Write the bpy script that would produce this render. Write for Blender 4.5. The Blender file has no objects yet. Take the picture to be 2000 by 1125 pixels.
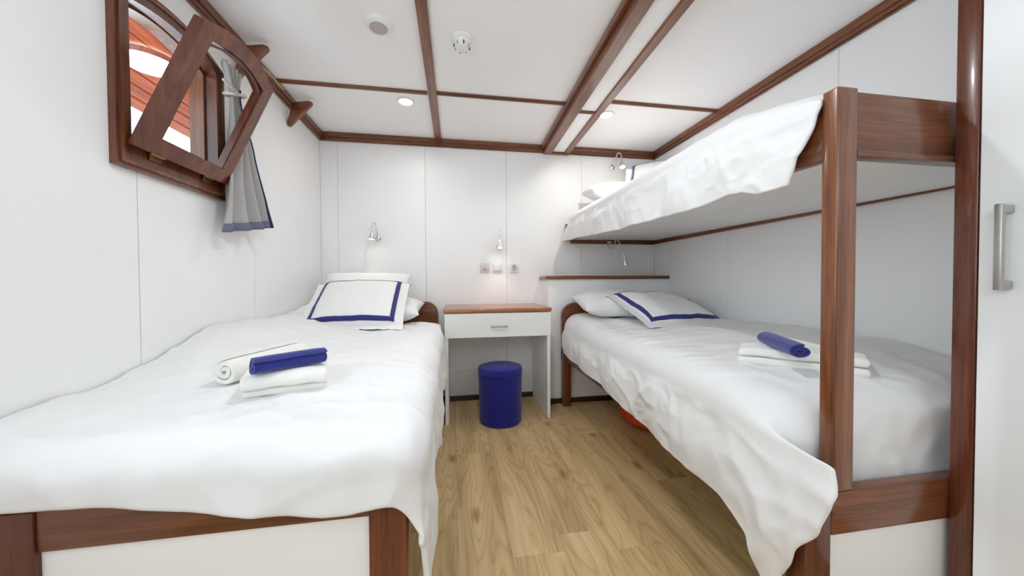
import bpy, bmesh, math, random
from mathutils import Vector, Matrix, noise as mnoise

random.seed(7)
PI = math.pi
scn = bpy.context.scene
COL = scn.collection

# ------------------------------------------------------------------ camera
F_PX, YAW, PITCH, ROLL = 674.207, 0.1653, -0.0186, -0.0050
CAM = Vector((0, 0, 0.89))
fwd = Vector((math.sin(YAW)*math.cos(PITCH), math.cos(YAW)*math.cos(PITCH), math.sin(PITCH)))
r0 = Vector((math.cos(YAW), -math.sin(YAW), 0)); u0 = r0.cross(fwd)
rgt = math.cos(ROLL)*r0 + math.sin(ROLL)*u0; up = rgt.cross(fwd)
cd = bpy.data.cameras.new('camera'); cam = bpy.data.objects.new('camera', cd); COL.objects.link(cam)
cd.sensor_width = 36; cd.lens = F_PX/2000*36; cd.clip_start = 0.02; cd.clip_end = 100
m = Matrix((rgt, up, -fwd)).transposed().to_4x4(); m.translation = CAM
cam.matrix_world = m
scn.camera = cam

# ------------------------------------------------------------------ world, exposure
w = bpy.data.worlds.new('daylight'); scn.world = w; w.use_nodes = True
w.node_tree.nodes['Background'].inputs[0].default_value = (0.80, 0.92, 1.0, 1)
w.node_tree.nodes['Background'].inputs[1].default_value = 3.2
scn.view_settings.view_transform = 'Standard'
scn.view_settings.look = 'None'
scn.view_settings.gamma = 1
scn.view_settings.use_curve_mapping = False
scn.view_settings.exposure = 0.06
try:
    scn.cycles.use_denoising = True
    scn.cycles.max_bounces = 9; scn.cycles.diffuse_bounces = 8; scn.cycles.glossy_bounces = 3
    scn.cycles.use_adaptive_sampling = True; scn.cycles.adaptive_threshold = .06; scn.cycles.adaptive_min_samples = 12
    scn.cycles.caustics_reflective = False; scn.cycles.caustics_refractive = False
    scn.cycles.sample_clamp_indirect = 6
except Exception:
    pass

# ------------------------------------------------------------------ materials
def srgb(r, g, b):
    f = lambda c: (c/255/12.92 if c/255 <= .04045 else ((c/255+.055)/1.055)**2.4)
    return (f(r), f(g), f(b), 1)

class NT:
    def __init__(s, name):
        s.m = bpy.data.materials.new(name); s.m.use_nodes = True; s.t = s.m.node_tree
        s.b = s.t.nodes['Principled BSDF']
    def n(s, typ, **kw):
        nd = s.t.nodes.new(typ)
        for k, v in kw.items():
            if k.startswith('i_'):
                key = k[2:]; key = int(key) if key.isdigit() else key.replace('_', ' ')
                nd.inputs[key].default_value = v
            else: setattr(nd, k, v)
        return nd
    def l(s, a, b): s.t.links.new(a, b)
    def math(s, op, a, b=None):
        nd = s.n('ShaderNodeMath', operation=op)
        for i, x in enumerate((a, b)):
            if x is None: continue
            if isinstance(x, (int, float)): nd.inputs[i].default_value = x
            else: s.l(x, nd.inputs[i])
        return nd.outputs[0]
    def ramp(s, fac, stops, interp='LINEAR'):
        nd = s.n('ShaderNodeValToRGB'); cr = nd.color_ramp; cr.interpolation = interp
        while len(cr.elements) < len(stops): cr.elements.new(.5)
        for e, (p, c) in zip(cr.elements, stops): e.position = p; e.color = c
        s.l(fac, nd.inputs[0]); return nd.outputs[0]
    def mix(s, fac, a, b, typ='MIX'):
        nd = s.n('ShaderNodeMix', data_type='RGBA', blend_type=typ)
        for i, x in ((0, fac), (6, a), (7, b)):
            if isinstance(x, (int, float, tuple)): nd.inputs[i].default_value = x
            else: s.l(x, nd.inputs[i])
        return nd.outputs[2]
    def bump(s, h, strength, dist=.002):
        nd = s.n('ShaderNodeBump'); nd.inputs['Strength'].default_value = strength; nd.inputs['Distance'].default_value = dist
        s.l(h, nd.inputs['Height']); s.l(nd.outputs[0], s.b.inputs['Normal'])

def plain(name, col, rough=.5, metal=0, noise=None, coat=0, sheen=0, bscale=None, bstr=.1):
    t = NT(name); b = t.b
    b.inputs['Roughness'].default_value = rough; b.inputs['Metallic'].default_value = metal
    b.inputs['Coat Weight'].default_value = coat; b.inputs['Sheen Weight'].default_value = sheen
    co = t.n('ShaderNodeTexCoord')
    ns = t.n('ShaderNodeTexNoise'); ns.inputs['Scale'].default_value = noise or 6; ns.inputs['Detail'].default_value = 1
    t.l(co.outputs['Object'], ns.inputs['Vector'])
    d = tuple(c*.975 for c in col[:3])+(1,)
    t.l(t.ramp(ns.outputs['Fac'], [(.35, d), (.65, col)]), b.inputs['Base Color'])
    if bscale:
        n2 = t.n('ShaderNodeTexNoise'); n2.inputs['Scale'].default_value = bscale; n2.inputs['Detail'].default_value = 3
        t.l(co.outputs['Object'], n2.inputs['Vector']); t.bump(n2.outputs['Fac'], bstr, .001)
    return t.m

def mahogany(name, axis, c0, c1, c2, rough=.28, coat=.35):
    t = NT(name)
    co = t.n('ShaderNodeTexCoord'); oi = t.n('ShaderNodeObjectInfo')
    sc = [38, 38, 38]; sc['xyz'.index(axis)] = 1.6
    mp = t.n('ShaderNodeMapping'); mp.inputs['Scale'].default_value = sc
    t.l(co.outputs['Object'], mp.inputs['Vector'])
    off = t.n('ShaderNodeVectorMath', operation='ADD'); t.l(mp.outputs[0], off.inputs[0])
    cmb = t.n('ShaderNodeCombineXYZ')
    for k in range(3): t.l(t.math('MULTIPLY', oi.outputs['Random'], 17.3+5*k), cmb.inputs[k])
    t.l(cmb.outputs[0], off.inputs[1])
    n1 = t.n('ShaderNodeTexNoise'); n1.inputs['Scale'].default_value = 1.0; n1.inputs['Detail'].default_value = 5; n1.inputs['Roughness'].default_value = .6
    t.l(off.outputs[0], n1.inputs['Vector'])
    n2 = t.n('ShaderNodeTexNoise'); n2.inputs['Scale'].default_value = 6.5; n2.inputs['Detail'].default_value = 3
    t.l(off.outputs[0], n2.inputs['Vector'])
    n3 = t.n('ShaderNodeTexNoise'); n3.inputs['Scale'].default_value = .18; n3.inputs['Detail'].default_value = 2
    t.l(off.outputs[0], n3.inputs['Vector'])
    base = t.ramp(n1.outputs['Fac'], [(.3, c0), (.52, c1), (.72, c2)])
    pores = t.ramp(n2.outputs['Fac'], [(.40, (.62, .62, .62, 1)), (.5, (1, 1, 1, 1))])
    col = t.mix(.75, base, pores, 'MULTIPLY')
    blot = t.ramp(n3.outputs['Fac'], [(.35, (.78, .74, .72, 1)), (.65, (1.1, 1.08, 1.06, 1))])
    col = t.mix(.8, col, blot, 'MULTIPLY')
    t.l(col, t.b.inputs['Base Color'])
    t.b.inputs['Roughness'].default_value = rough
    t.b.inputs['Coat Weight'].default_value = coat; t.b.inputs['Coat Roughness'].default_value = .12
    t.bump(n2.outputs['Fac'], .08, .0005)
    return t.m

MH = (srgb(90, 49, 26), srgb(122, 71, 41), srgb(145, 91, 55))
WD = {a: mahogany('mahogany_'+a, a, *MH) for a in 'xyz'}
WR = {a: mahogany('red_mahogany_'+a, a, srgb(82, 40, 23), srgb(109, 56, 34), srgb(131, 73, 45)) for a in 'yz'}
TEAK = mahogany('varnished_desk_top', 'x', srgb(140, 88, 56), srgb(166, 108, 72), srgb(184, 128, 90), .3)
CORR = mahogany('orange_varnish_wood', 'y', srgb(126, 52, 24), srgb(154, 72, 38), srgb(172, 90, 52), .55, 0)
CORR.node_tree.nodes['Principled BSDF'].inputs['Specular IOR Level'].default_value = .2
CORRZ = mahogany('orange_varnish_wood_upright', 'z', srgb(158, 92, 70), srgb(190, 122, 98), srgb(210, 146, 120), .3)
DARKW = mahogany('dark_base_wood', 'x', srgb(48, 24, 18), srgb(66, 34, 26), srgb(80, 42, 32), .4)

WALL = plain('white_laminate', (.91, .91, .91, 1), .38, noise=2)
CEIL = plain('ceiling_white', (.94, .94, .945, 1), .6, noise=1.5)
LAM = plain('white_melamine', (.90, .895, .885, 1), .4, noise=3)
WARD = plain('wardrobe_white', (.89, .90, .91, 1), .35, noise=3)
SEAM = plain('seam_grey', (.62, .61, .59, 1), .7)
LINEN = plain('white_cotton', (.845, .845, .85, 1), .85, noise=5)
_t = NT('creased_white_cotton'); _t.b.inputs['Base Color'].default_value = (.79, .785, .785, 1); _t.b.inputs['Roughness'].default_value = .8
_co = _t.n('ShaderNodeTexCoord'); _n = _t.n('ShaderNodeTexNoise'); _n.inputs['Scale'].default_value = 5; _n.inputs['Detail'].default_value = 2; _n.inputs['Roughness'].default_value = .5; _n.inputs['Distortion'].default_value = .25
_t.l(_co.outputs['Object'], _n.inputs['Vector']); _t.bump(_n.outputs['Fac'], .25, .03)
LINEN = _t.m
PILLOW = plain('pillow_cotton', (.83, .828, .82, 1), .85, noise=5)
NAVY = plain('navy_ribbon', srgb(36, 34, 112), .8, noise=40, sheen=.2)
TERRY = plain('cream_terry', (.86, .845, .80, 1), .95, noise=30, sheen=.5, bscale=700, bstr=.6)
BLUET = plain('blue_terry', srgb(34, 42, 128), .95, noise=60, sheen=.3, bscale=700, bstr=.6)
FELT = plain('blue_felt', srgb(22, 26, 128), .9, noise=60, sheen=.15, bscale=600, bstr=.4)
CHROME = plain('satin_chrome', (.78, .78, .78, 1), .22, 1)
NICKEL = plain('brushed_nickel', (.52, .50, .48, 1), .38, 1)
BRASS = plain('old_brass', srgb(170, 140, 96), .3, 1)
PLAST = plain('white_plastic', (.84, .84, .83, 1), .3)
GREYP = plain('grey_plastic', (.48, .45, .44, 1), .5)
DARKP = plain('dark_slot', (.10, .09, .08, 1), .6)
BEIGEP = plain('beige_plastic', (.66, .58, .46, 1), .5)
PINK = plain('pale_rose_plastic', (.74, .68, .72, 1), .35)
CURT = plain('grey_curtain', (.44, .425, .42, 1), .9, noise=8, bscale=500, bstr=.2)
NAVYC = plain('navy_curtain_edge', srgb(38, 42, 84), .9)
CREAMC = plain('cream_strap', (.74, .68, .6, 1), .8)
ORANGE = plain('orange_nylon', srgb(226, 74, 22), .7, noise=15, bscale=120, bstr=.4)
MATT = plain('mattress_ticking', (.74, .74, .74, 1), .9)

def emis(name, col, s):
    t = NT(name); t.b.inputs['Base Color'].default_value = col
    t.b.inputs['Emission Color'].default_value = col; t.b.inputs['Emission Strength'].default_value = s
    return t.m
GLOW = emis('lamp_diffuser', (1, .95, .88, 1), 14)
GLOWB = emis('bulb_glow', (1, .9, .78, 1), 25)
SAT = emis('corridor_lamp_glass', (1, .98, .95, 1), 12)

def glass():
    t = NT('clear_pane'); t.t.nodes.remove(t.b)
    out = t.t.nodes['Material Output']
    tr = t.n('ShaderNodeBsdfTransparent'); tr.inputs[0].default_value = (.93, .92, .90, 1)
    gl = t.n('ShaderNodeBsdfGlossy'); gl.inputs['Roughness'].default_value = .02
    lw_ = t.n('ShaderNodeLayerWeight'); lw_.inputs['Blend'].default_value = .12
    mx = t.n('ShaderNodeMixShader'); t.l(lw_.outputs['Fresnel'], mx.inputs[0]); t.l(tr.outputs[0], mx.inputs[1]); t.l(gl.outputs[0], mx.inputs[2])
    t.l(mx.outputs[0], out.inputs['Surface']); return t.m
GLASS = glass()

def oak():
    t = NT('oak_laminate')
    co = t.n('ShaderNodeTexCoord'); oi = t.n('ShaderNodeObjectInfo')
    cmb = t.n('ShaderNodeCombineXYZ')
    for k in range(3): t.l(t.math('MULTIPLY', oi.outputs['Random'], 31.7+11*k), cmb.inputs[k])
    def coords(sx, sy):
        mp = t.n('ShaderNodeMapping'); mp.inputs['Scale'].default_value = (sx, sy, 1)
        t.l(co.outputs['Object'], mp.inputs['Vector'])
        a = t.n('ShaderNodeVectorMath', operation='ADD'); t.l(mp.outputs[0], a.inputs[0]); t.l(cmb.outputs[0], a.inputs[1])
        return a.outputs[0]
    def nz(v, detail=2, rough=.5, dist=0):
        n = t.n('ShaderNodeTexNoise'); n.inputs['Scale'].default_value = 1; n.inputs['Detail'].default_value = detail
        n.inputs['Roughness'].default_value = rough; n.inputs['Distortion'].default_value = dist
        t.l(v, n.inputs['Vector']); return n.outputs['Fac']
    cath = nz(coords(9, 1.5), 1.5, .45, .15)
    rings = t.math('FRACT', t.math('MULTIPLY', cath, 13))
    ring = t.ramp(rings, [(0, (.70, .62, .53, 1)), (.16, (.93, .90, .86, 1)), (.7, (1, 1, 1, 1)), (1, (.80, .73, .64, 1))])
    streak = nz(coords(95, 2.2), 4, .6)
    broad = nz(coords(11, .9), 3, .5)
    base = t.ramp(broad, [(.3, srgb(174, 147, 104)), (.5, srgb(204, 177, 130)), (.7, srgb(220, 194, 147))])
    col = t.mix(.8, base, ring, 'MULTIPLY')
    col = t.mix(.45, col, t.ramp(streak, [(.3, (.72, .66, .58, 1)), (.6, (1.04, 1.03, 1.0, 1))]), 'MULTIPLY')
    vo = t.n('ShaderNodeTexVoronoi'); vo.inputs['Scale'].default_value = 1; vo.inputs['Randomness'].default_value = 1
    t.l(coords(7.5, 3.2), vo.inputs['Vector'])
    knot = t.ramp(vo.outputs['Distance'], [(.03, (.34, .26, .20, 1)), (.10, (.66, .56, .46, 1)), (.2, (1, 1, 1, 1))])
    col = t.mix(.85, col, knot, 'MULTIPLY')
    tone = t.ramp(oi.outputs['Random'], [(0, (.90, .88, .86, 1)), (1, (1.05, 1.04, 1.02, 1))])
    col = t.mix(1, col, tone, 'MULTIPLY')
    t.l(col, t.b.inputs['Base Color']); t.b.inputs['Roughness'].default_value = .38
    t.bump(streak, .06, .0005)
    return t.m
OAK = oak()

# ------------------------------------------------------------------ helpers
WORLDLOC = {}
def wl(o): return WORLDLOC[o.name] if o else Vector((0, 0, 0))
def tag(o, label=None, cat=None, group=None, kind=None):
    if label: o['label'] = label
    if cat: o['category'] = cat
    if group: o['group'] = group
    if kind: o['kind'] = kind
    return o
def empty(name, loc, label=None, cat=None, group=None, kind=None):
    o = bpy.data.objects.new(name, None); COL.objects.link(o); o.location = loc; o.empty_display_size = .05
    WORLDLOC[o.name] = Vector(loc)
    return tag(o, label, cat, group, kind)
def link(name, me, mat, parent, origin):
    o = bpy.data.objects.new(name, me); COL.objects.link(o)
    me.materials.clear(); me.materials.append(mat)
    WORLDLOC[o.name] = Vector(origin)
    o.location = Vector(origin) - wl(parent); o.parent = parent
    return o
def mk(name, bm, mat, parent=None, smooth=False, origin=None):
    bmesh.ops.recalc_face_normals(bm, faces=bm.faces)
    lo = Vector([min(v.co[k] for v in bm.verts) for k in range(3)]); hi = Vector([max(v.co[k] for v in bm.verts) for k in range(3)])
    if origin is None: origin = Vector(((lo.x+hi.x)/2, (lo.y+hi.y)/2, lo.z))
    origin = Vector(origin)
    for v in bm.verts: v.co -= origin
    me = bpy.data.meshes.new(name); bm.to_mesh(me); bm.free()
    if smooth:
        for p in me.polygons: p.use_smooth = True
        if smooth == 'auto':
            try: me.set_sharp_from_angle(angle=math.radians(40))
            except Exception: pass
    return link(name, me, mat, parent, origin)
def box(x0, x1, y0, y1, z0, z1, bev=0, seg=2, bm=None):
    b = bmesh.new()
    vs = [b.verts.new((x, y, z)) for x in (x0, x1) for y in (y0, y1) for z in (z0, z1)]
    for f in ((0, 1, 3, 2), (4, 6, 7, 5), (0, 4, 5, 1), (2, 3, 7, 6), (0, 2, 6, 4), (1, 5, 7, 3)):
        b.faces.new([vs[i] for i in f])
    if bev: bmesh.ops.bevel(b, geom=b.edges[:], offset=bev, segments=seg, profile=.5, affect='EDGES')
    if bm is None: return b
    me = bpy.data.meshes.new('t'); b.to_mesh(me); b.free(); bm.from_mesh(me); bpy.data.meshes.remove(me)
    return bm
def hexa(corners, bev=0):
    """eight corners: bottom 4 (ccw) then top 4"""
    b = bmesh.new(); vs = [b.verts.new(c) for c in corners]
    for f in ((3, 2, 1, 0), (4, 5, 6, 7), (0, 1, 5, 4), (1, 2, 6, 5), (2, 3, 7, 6), (3, 0, 4, 7)): b.faces.new([vs[i] for i in f])
    if bev: bmesh.ops.bevel(b, geom=b.edges[:], offset=bev, segments=2, profile=.5, affect='EDGES')
    return b
def extrude_poly(pts, fn, t, bev=0):
    """2-D outline mapped by fn(p, depth) and extruded from depth 0 to t"""
    b = bmesh.new(); n = len(pts)
    A = [b.verts.new(fn(p, 0)) for p in pts]; B = [b.verts.new(fn(p, t)) for p in pts]
    b.faces.new(A[::-1]); b.faces.new(B)
    for i in range(n): b.faces.new((A[i], A[(i+1) % n], B[(i+1) % n], B[i]))
    if bev:
        es = [e for f in b.faces if len(f.verts) == n for e in f.edges]
        bmesh.ops.bevel(b, geom=list(set(es)), offset=bev, segments=2, profile=.5, affect='EDGES')
    return b
def tube(path, rad, seg=10, bm=None, caps=True):
    b = bm or bmesh.new(); path = [Vector(p) for p in path]; rings = []; nrm = None
    rads = rad if isinstance(rad, (list, tuple)) else [rad]*len(path)
    for i, p in enumerate(path):
        tn = (path[min(i+1, len(path)-1)] - path[max(i-1, 0)]).normalized()
        if nrm is None: nrm = tn.orthogonal().normalized()
        nrm = (nrm - tn*nrm.dot(tn)).normalized(); bn = tn.cross(nrm)
        rings.append([b.verts.new(p + rads[i]*(math.cos(a)*nrm + math.sin(a)*bn)) for a in [2*PI*k/seg for k in range(seg)]])
    for i in range(len(rings)-1):
        for k in range(seg): b.faces.new((rings[i][k], rings[i][(k+1) % seg], rings[i+1][(k+1) % seg], rings[i+1][k]))
    if caps: b.faces.new(rings[0][::-1]); b.faces.new(rings[-1])
    return b
def lathe(prof, c, axis=Vector((0, 0, 1)), seg=32, closed=True):
    b = bmesh.new(); axis = Vector(axis).normalized(); u = axis.orthogonal().normalized(); v = axis.cross(u); c = Vector(c)
    rings = [[b.verts.new(c + axis*h + r*(math.cos(2*PI*k/seg)*u + math.sin(2*PI*k/seg)*v)) for k in range(seg)] for r, h in prof]
    for i in range(len(rings)-1):
        for k in range(seg): b.faces.new((rings[i][k], rings[i][(k+1) % seg], rings[i+1][(k+1) % seg], rings[i+1][k]))
    if closed: b.faces.new(rings[0][::-1]); b.faces.new(rings[-1])
    return b
def grid(nu, nv, fn):
    b = bmesh.new(); V = [[b.verts.new(fn(i/nu, j/nv)) for j in range(nv+1)] for i in range(nu+1)]
    for i in range(nu):
        for j in range(nv): b.faces.new((V[i][j], V[i+1][j], V[i+1][j+1], V[i][j+1]))
    return b
def sstep(a, b, x):
    t = max(0, min(1, (x-a)/(b-a))); return t*t*(3-2*t)
def interp(tab, x):
    if x <= tab[0][0]: return tab[0][1]
    for (a, va), (b, vb) in zip(tab, tab[1:]):
        if x <= b:
            t = (x-a)/(b-a); t = t*t*(3-2*t)*.5+t*.5; return va+(vb-va)*t
    return tab[-1][1]
def nz(x, y, z=0.0, s=1.0): return mnoise.noise(Vector((x*s, y*s, z*s)))

def crease(x, y, z, seed):
    """soft cloth ridges: sharp-crested warped noise"""
    wx = x+.10*nz(x+seed, y, z, 3); wy = y+.10*nz(x, y+seed, z, 3)
    a = 1-abs(nz(wx*1.0+seed, wy*.55, z*.8, 5.0))*2.2
    b = 1-abs(nz(wx*.6, wy+seed, z, 9.0))*2.2
    c = 1-abs(nz(wx+seed*2, wy*1.2, z*.7, 17.0))*2.0
    f = lambda t: max(0, t)**2
    return .011*f(a)+.007*f(b)+.0035*f(c)-.008

# ================================================================== ROOM SHELL
XL, XR, YB, ZC, YR = -.92, 1.625, 2.615, 1.937, -1.0
# floor and planks
fl = mk('floor', box(XL-.03, XR+.03, YR, YB+.03, -.04, -.012), DARKW); tag(fl, kind='structure', label='light oak laminate plank floor')
PW = .176; plank_me = {}
col_end = {-1: 1.25, 0: 1.785, 1: 2.32, 2: 1.155, 3: 1.056, -2: 1.9, -3: .8, -4: 1.6, -5: 2.2, 4: 1.9, 5: 1.4, 6: .9, 7: 2.0, 8: 1.3, 9: .7}
for k in range(-6, 10):
    xa, xb = max(XL, .003+PW*k), min(XR, .003+PW*(k+1))
    if xb-xa < .01: continue
    e = col_end.get(k, 1.5); ys = [YB]
    while e > YB: e -= 1.24
    y = e
    cuts = [YB]
    while y > YR: cuts.append(y); y -= 1.24
    cuts.append(YR)
    for ya, yb_ in zip(cuts[1:], cuts[:-1]):
        if yb_-ya < .02: continue
        L = yb_-ya; W = xb-xa; key = (round(L, 3), round(W, 3))
        if key in plank_me:
            o = bpy.data.objects.new('plank', plank_me[key]); COL.objects.link(o); o.parent = fl
            o.location = Vector(((xa+xb)/2, (ya+yb_)/2, -.012)) - wl(fl)
        else:
            b = bmesh.new(); box(xa+.00015, xb-.00015, ya+.00015, yb_-.00015, -.012, 0, .0003, 1, b)
            o = mk('plank', b, OAK, fl, origin=((xa+xb)/2, (ya+yb_)/2, -.012)); plank_me[key] = o.data

# back wall
wb = mk('wall_back', box(XL-.03, XR+.03, YB+.008, YB+.05, 0, ZC), SEAM); tag(wb, kind='structure', label='white panelled wall behind the desk')
xs = [XL, -.806, -.205, .396, .997, XR]
for a, b in zip(xs[:-1], xs[1:]):
    mk('panel', box(a+.0008, b-.0008, YB, YB+.008, .23, ZC, .001, 1), WALL, wb)
mk('lower_panel', box(XL, .67, YB-.008, YB+.008, .03, .238, .002, 1), WALL, wb)
bb = mk('baseboard_back', box(XL, XR, YB-.02, YB-.004, 0, .036, .002, 1), DARKW); tag(bb, kind='structure', label='dark wooden skirting strip along the back wall')

# left wall with arched window hole
WY0, WY1, WZ0, WZS, WRISE = 1.135, 1.545, 1.25, 1.715, .045
def arch(y, rise=WRISE, z=WZS, y0=WY0, y1=WY1): 
    t = (y-(y0+y1)/2)/((y1-y0)/2); return z + rise*(1-t*t)
wlft = mk('wall_left', box(XL-.06, XL-.05, .45, 1.0, 0, ZC), SEAM); tag(wlft, kind='structure', label='white panelled wall holding the open window')
def wall_panel(y0, y1, hole):
    b = bmesh.new(); T = .045
    cuts = [y0, y1]
    if hole:
        cuts += [max(y0, WY0), min(y1, WY1)] + [WY0+(WY1-WY0)*k/24 for k in range(25) if y0 < WY0+(WY1-WY0)*k/24 < y1]
    cuts = sorted(set(round(c, 5) for c in cuts))
    for a, c in zip(cuts[:-1], cuts[1:]):
        if c-a < 1e-5: continue
        mid = (a+c)/2
        segs = [((0, 0), (ZC, ZC))]
        if hole and WY0 < mid < WY1: segs = [((0, 0), (WZ0, WZ0)), ((arch(a), arch(c)), (ZC, ZC))]
        for (b0, b1), (t0, t1) in segs:
            for x in (XL, XL-T):
                vs = [b.verts.new(p) for p in ((x, a, b0), (x, c, b1), (x, c, t1), (x, a, t0))]
                b.faces.new(vs if x == XL else vs[::-1])
            for (p, q) in (((a, b0), (c, b1)), ((a, t0), (c, t1))):
                b.faces.new([b.verts.new(v) for v in ((XL, p[0], p[1]), (XL, q[0], q[1]), (XL-T, q[0], q[1]), (XL-T, p[0], p[1]))])
    bmesh.ops.remove_doubles(b, verts=b.verts, dist=1e-5)
    return b
mk('panel', box(XL-.045, XL, YR, .449, 0, .75), WALL, wlft)          # unseen low wall; side opening above it added to admit daylight
wre = mk('wall_rear', box(XL-.05, XR+.05, YR-.05, YR, 0, ZC-.5), WALL); tag(wre, kind='structure', label='unseen white rear wall kept low, with an opening added for daylight')  # unseen; height chosen for the daylight entering over it
ys = [.45, .59, 1.19, 1.79, 2.39, YB]
for a, b in zip(ys[:-1], ys[1:]):
    mk('panel', wall_panel(a+.0006, b-.0006, a < WY1 and b > WY0), WALL, wlft)
    if b < YB-.01: mk('seam_strip', box(XL-.002, XL-.0012, b-.004, b+.004, 0, WZ0 if b < 1.5 else ZC), SEAM, wlft)

# right wall
wr = mk('wall_right', box(XR+.008, XR+.05, YR, YB+.03, 0, ZC), SEAM); tag(wr, kind='structure', label='white panelled wall along the bunk')
ys = [YR, -.56, .04, .64, 1.24, 1.84, 2.44, YB]
for a, b in zip(ys[:-1], ys[1:]):
    mk('panel', box(XR, XR+.008, a+.0008, b-.0008, 0, ZC, .001, 1), WALL, wr)

# ceiling
HY = YR
ce = mk('ceiling', box(XL-.06, XR+.05, HY, YB+.05, ZC+.010, ZC+.03), SEAM); tag(ce, kind='structure', label='white panelled ceiling with wooden battens')
BX0, BX1 = -.146, -.102
DX = lambda y, a: a + .030*(y-1.15)        # the boxed duct runs slightly askew
for x0, x1, cy in ((XL, (BX0+BX1)/2, 1.975), ((BX0+BX1)/2, .69, 1.968), (.82, XR, 1.905)):
    for y0, y1 in ((HY, .7), (.7, cy), (cy, YB)):
        mk('panel', box(x0+.001, x1-.001, y0+.001, y1-.001, ZC, ZC+.010, .001, 1), CEIL, ce)
ntr = [0]
def trim(bm, mat, label, smooth=False):
    ntr[0] += 1
    return tag(mk('trim_%d' % ntr[0], bm, mat, None, smooth), label=label, kind='structure')
def moulding(axis, a, b, base, side):
    """crown strip with a stepped face; axis x: along back wall; y: along side wall at x=base"""
    bm = bmesh.new()
    for d, z0, z1 in ((.020, 1.886, 1.906), (.028, 1.904, ZC), (.013, 1.880, 1.888)):
        if axis == 'x': box(a, b, base-d, base, z0, z1, .003, 2, bm)
        else: box(min(base, base+side*d), max(base, base+side*d), a, b, z0, z1, .003, 2, bm)
    return bm
trim(moulding('x', XL, XR, YB, -1), WD['x'], 'stepped mahogany crown strip along the back wall')
trim(moulding('y', HY, YB, XL, 1), WD['y'], 'mahogany crown strip above the open window')
trim(moulding('y', HY, YB, XR, -1), WD['y'], 'mahogany crown strip above the upper bunk')
trim(hexa([(BX0, HY, ZC-.014), (BX1, HY, ZC-.014), (BX1+.016, YB-.028, ZC-.014), (BX0+.014, YB-.028, ZC-.014),
           (BX0, HY, ZC), (BX1, HY, ZC), (BX1+.016, YB-.028, ZC), (BX0+.014, YB-.028, ZC)], .003), WD['y'], 'mahogany ceiling batten running from the crown strip towards the camera')
def cross(x0, x1, y, zb=ZC, w=.030, label=''):
    bm = bmesh.new(); box(x0, x1, y-w/2, y+w/2, zb-.010, zb, .003, 2, bm); box(x0, x1, y-w/4, y+w/4, zb-.014, zb-.006, .003, 2, bm)
    return trim(bm, WD['x'], label)
cross(XL+.025, BX0+.006, 1.975, label='short cross batten on the ceiling beside the open window')
cross(BX1+.006, .665, 1.968, label='cross batten on the ceiling between the long batten and the boxed duct')
cross(.865, XR-.025, 1.905, label='cross batten on the ceiling above the upper bunk')
ZD = 1.885
casing = trim(hexa([(DX(HY, .69), HY, ZD+.003), (DX(HY, .81), HY, ZD+.003), (DX(YB, .81), YB-.001, ZD+.003), (DX(YB, .69), YB-.001, ZD+.003),
                       (DX(HY, .69), HY, ZC+.008), (DX(HY, .81), HY, ZC+.008), (DX(YB, .81), YB-.001, ZC+.008), (DX(YB, .69), YB-.001, ZC+.008)]), CEIL, 'white underside of the boxed ceiling duct')
def longbeam(a, b, zb, extra=None):
    ye = YB-.03
    bm = hexa([(DX(HY, a), HY, zb), (DX(HY, b), HY, zb), (DX(ye, b), ye, zb), (DX(ye, a), ye, zb),
                 (DX(HY, a), HY, ZC), (DX(HY, b), HY, ZC), (DX(ye, b), ye, ZC), (DX(ye, a), ye, ZC)], .004)
    return bm
bm = longbeam(.642, .704, ZD-.012)
b2 = longbeam(.622, .644, ZD+.022); me = bpy.data.meshes.new('t'); b2.to_mesh(me); b2.free(); bm.from_mesh(me); bpy.data.meshes.remove(me)
trim(bm, WD['y'], 'heavy mahogany beam edging the boxed ceiling duct')
trim(longbeam(.802, .846, ZD-.008), WD['y'], 'narrow mahogany strip edging the boxed ceiling duct on the bunk side')
cross(DX(1.95, .70), DX(1.95, .806), 1.95, ZD+.004, .026, 'short batten across the boxed ceiling duct')
trim(box(DX(YB, .642), DX(YB, .846), YB-.034, YB-.004, ZD-.014, ZD+.02, .003), WD['x'], 'end strip of the boxed ceiling duct at the back wall')
trim(box(XR-.016, XR, .66, YB, 1.188, 1.220, .004), WD['y'], 'thin mahogany rail on the wall beneath the upper bunk')
trim(box(.905, XR-.016, YB-.016, YB, 1.186, 1.214, .004), WD['x'], 'thin mahogany rail on the back wall beneath the upper bunk')

# low wall at the bunk head
lw = mk('wall_low', box(.67, XR, 2.425, YB, 0, .905), WALL); tag(lw, kind='structure', label='low white head wall with wooden cap behind the bunk')
mk('cap', box(.652, XR, 2.405, YB, .905, .930, .006, 3), WD['x'], lw, 'auto')
b = bmesh.new(); box(.66, XR, 2.411, 2.425, 0, .036, .002, 1, b); box(.656, .67, 2.411, YB-.02, 0, .036, .002, 1, b)
tag(mk('baseboard_low', b, DARKW), kind='structure', label='dark skirting strip round the low head wall')

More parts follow.
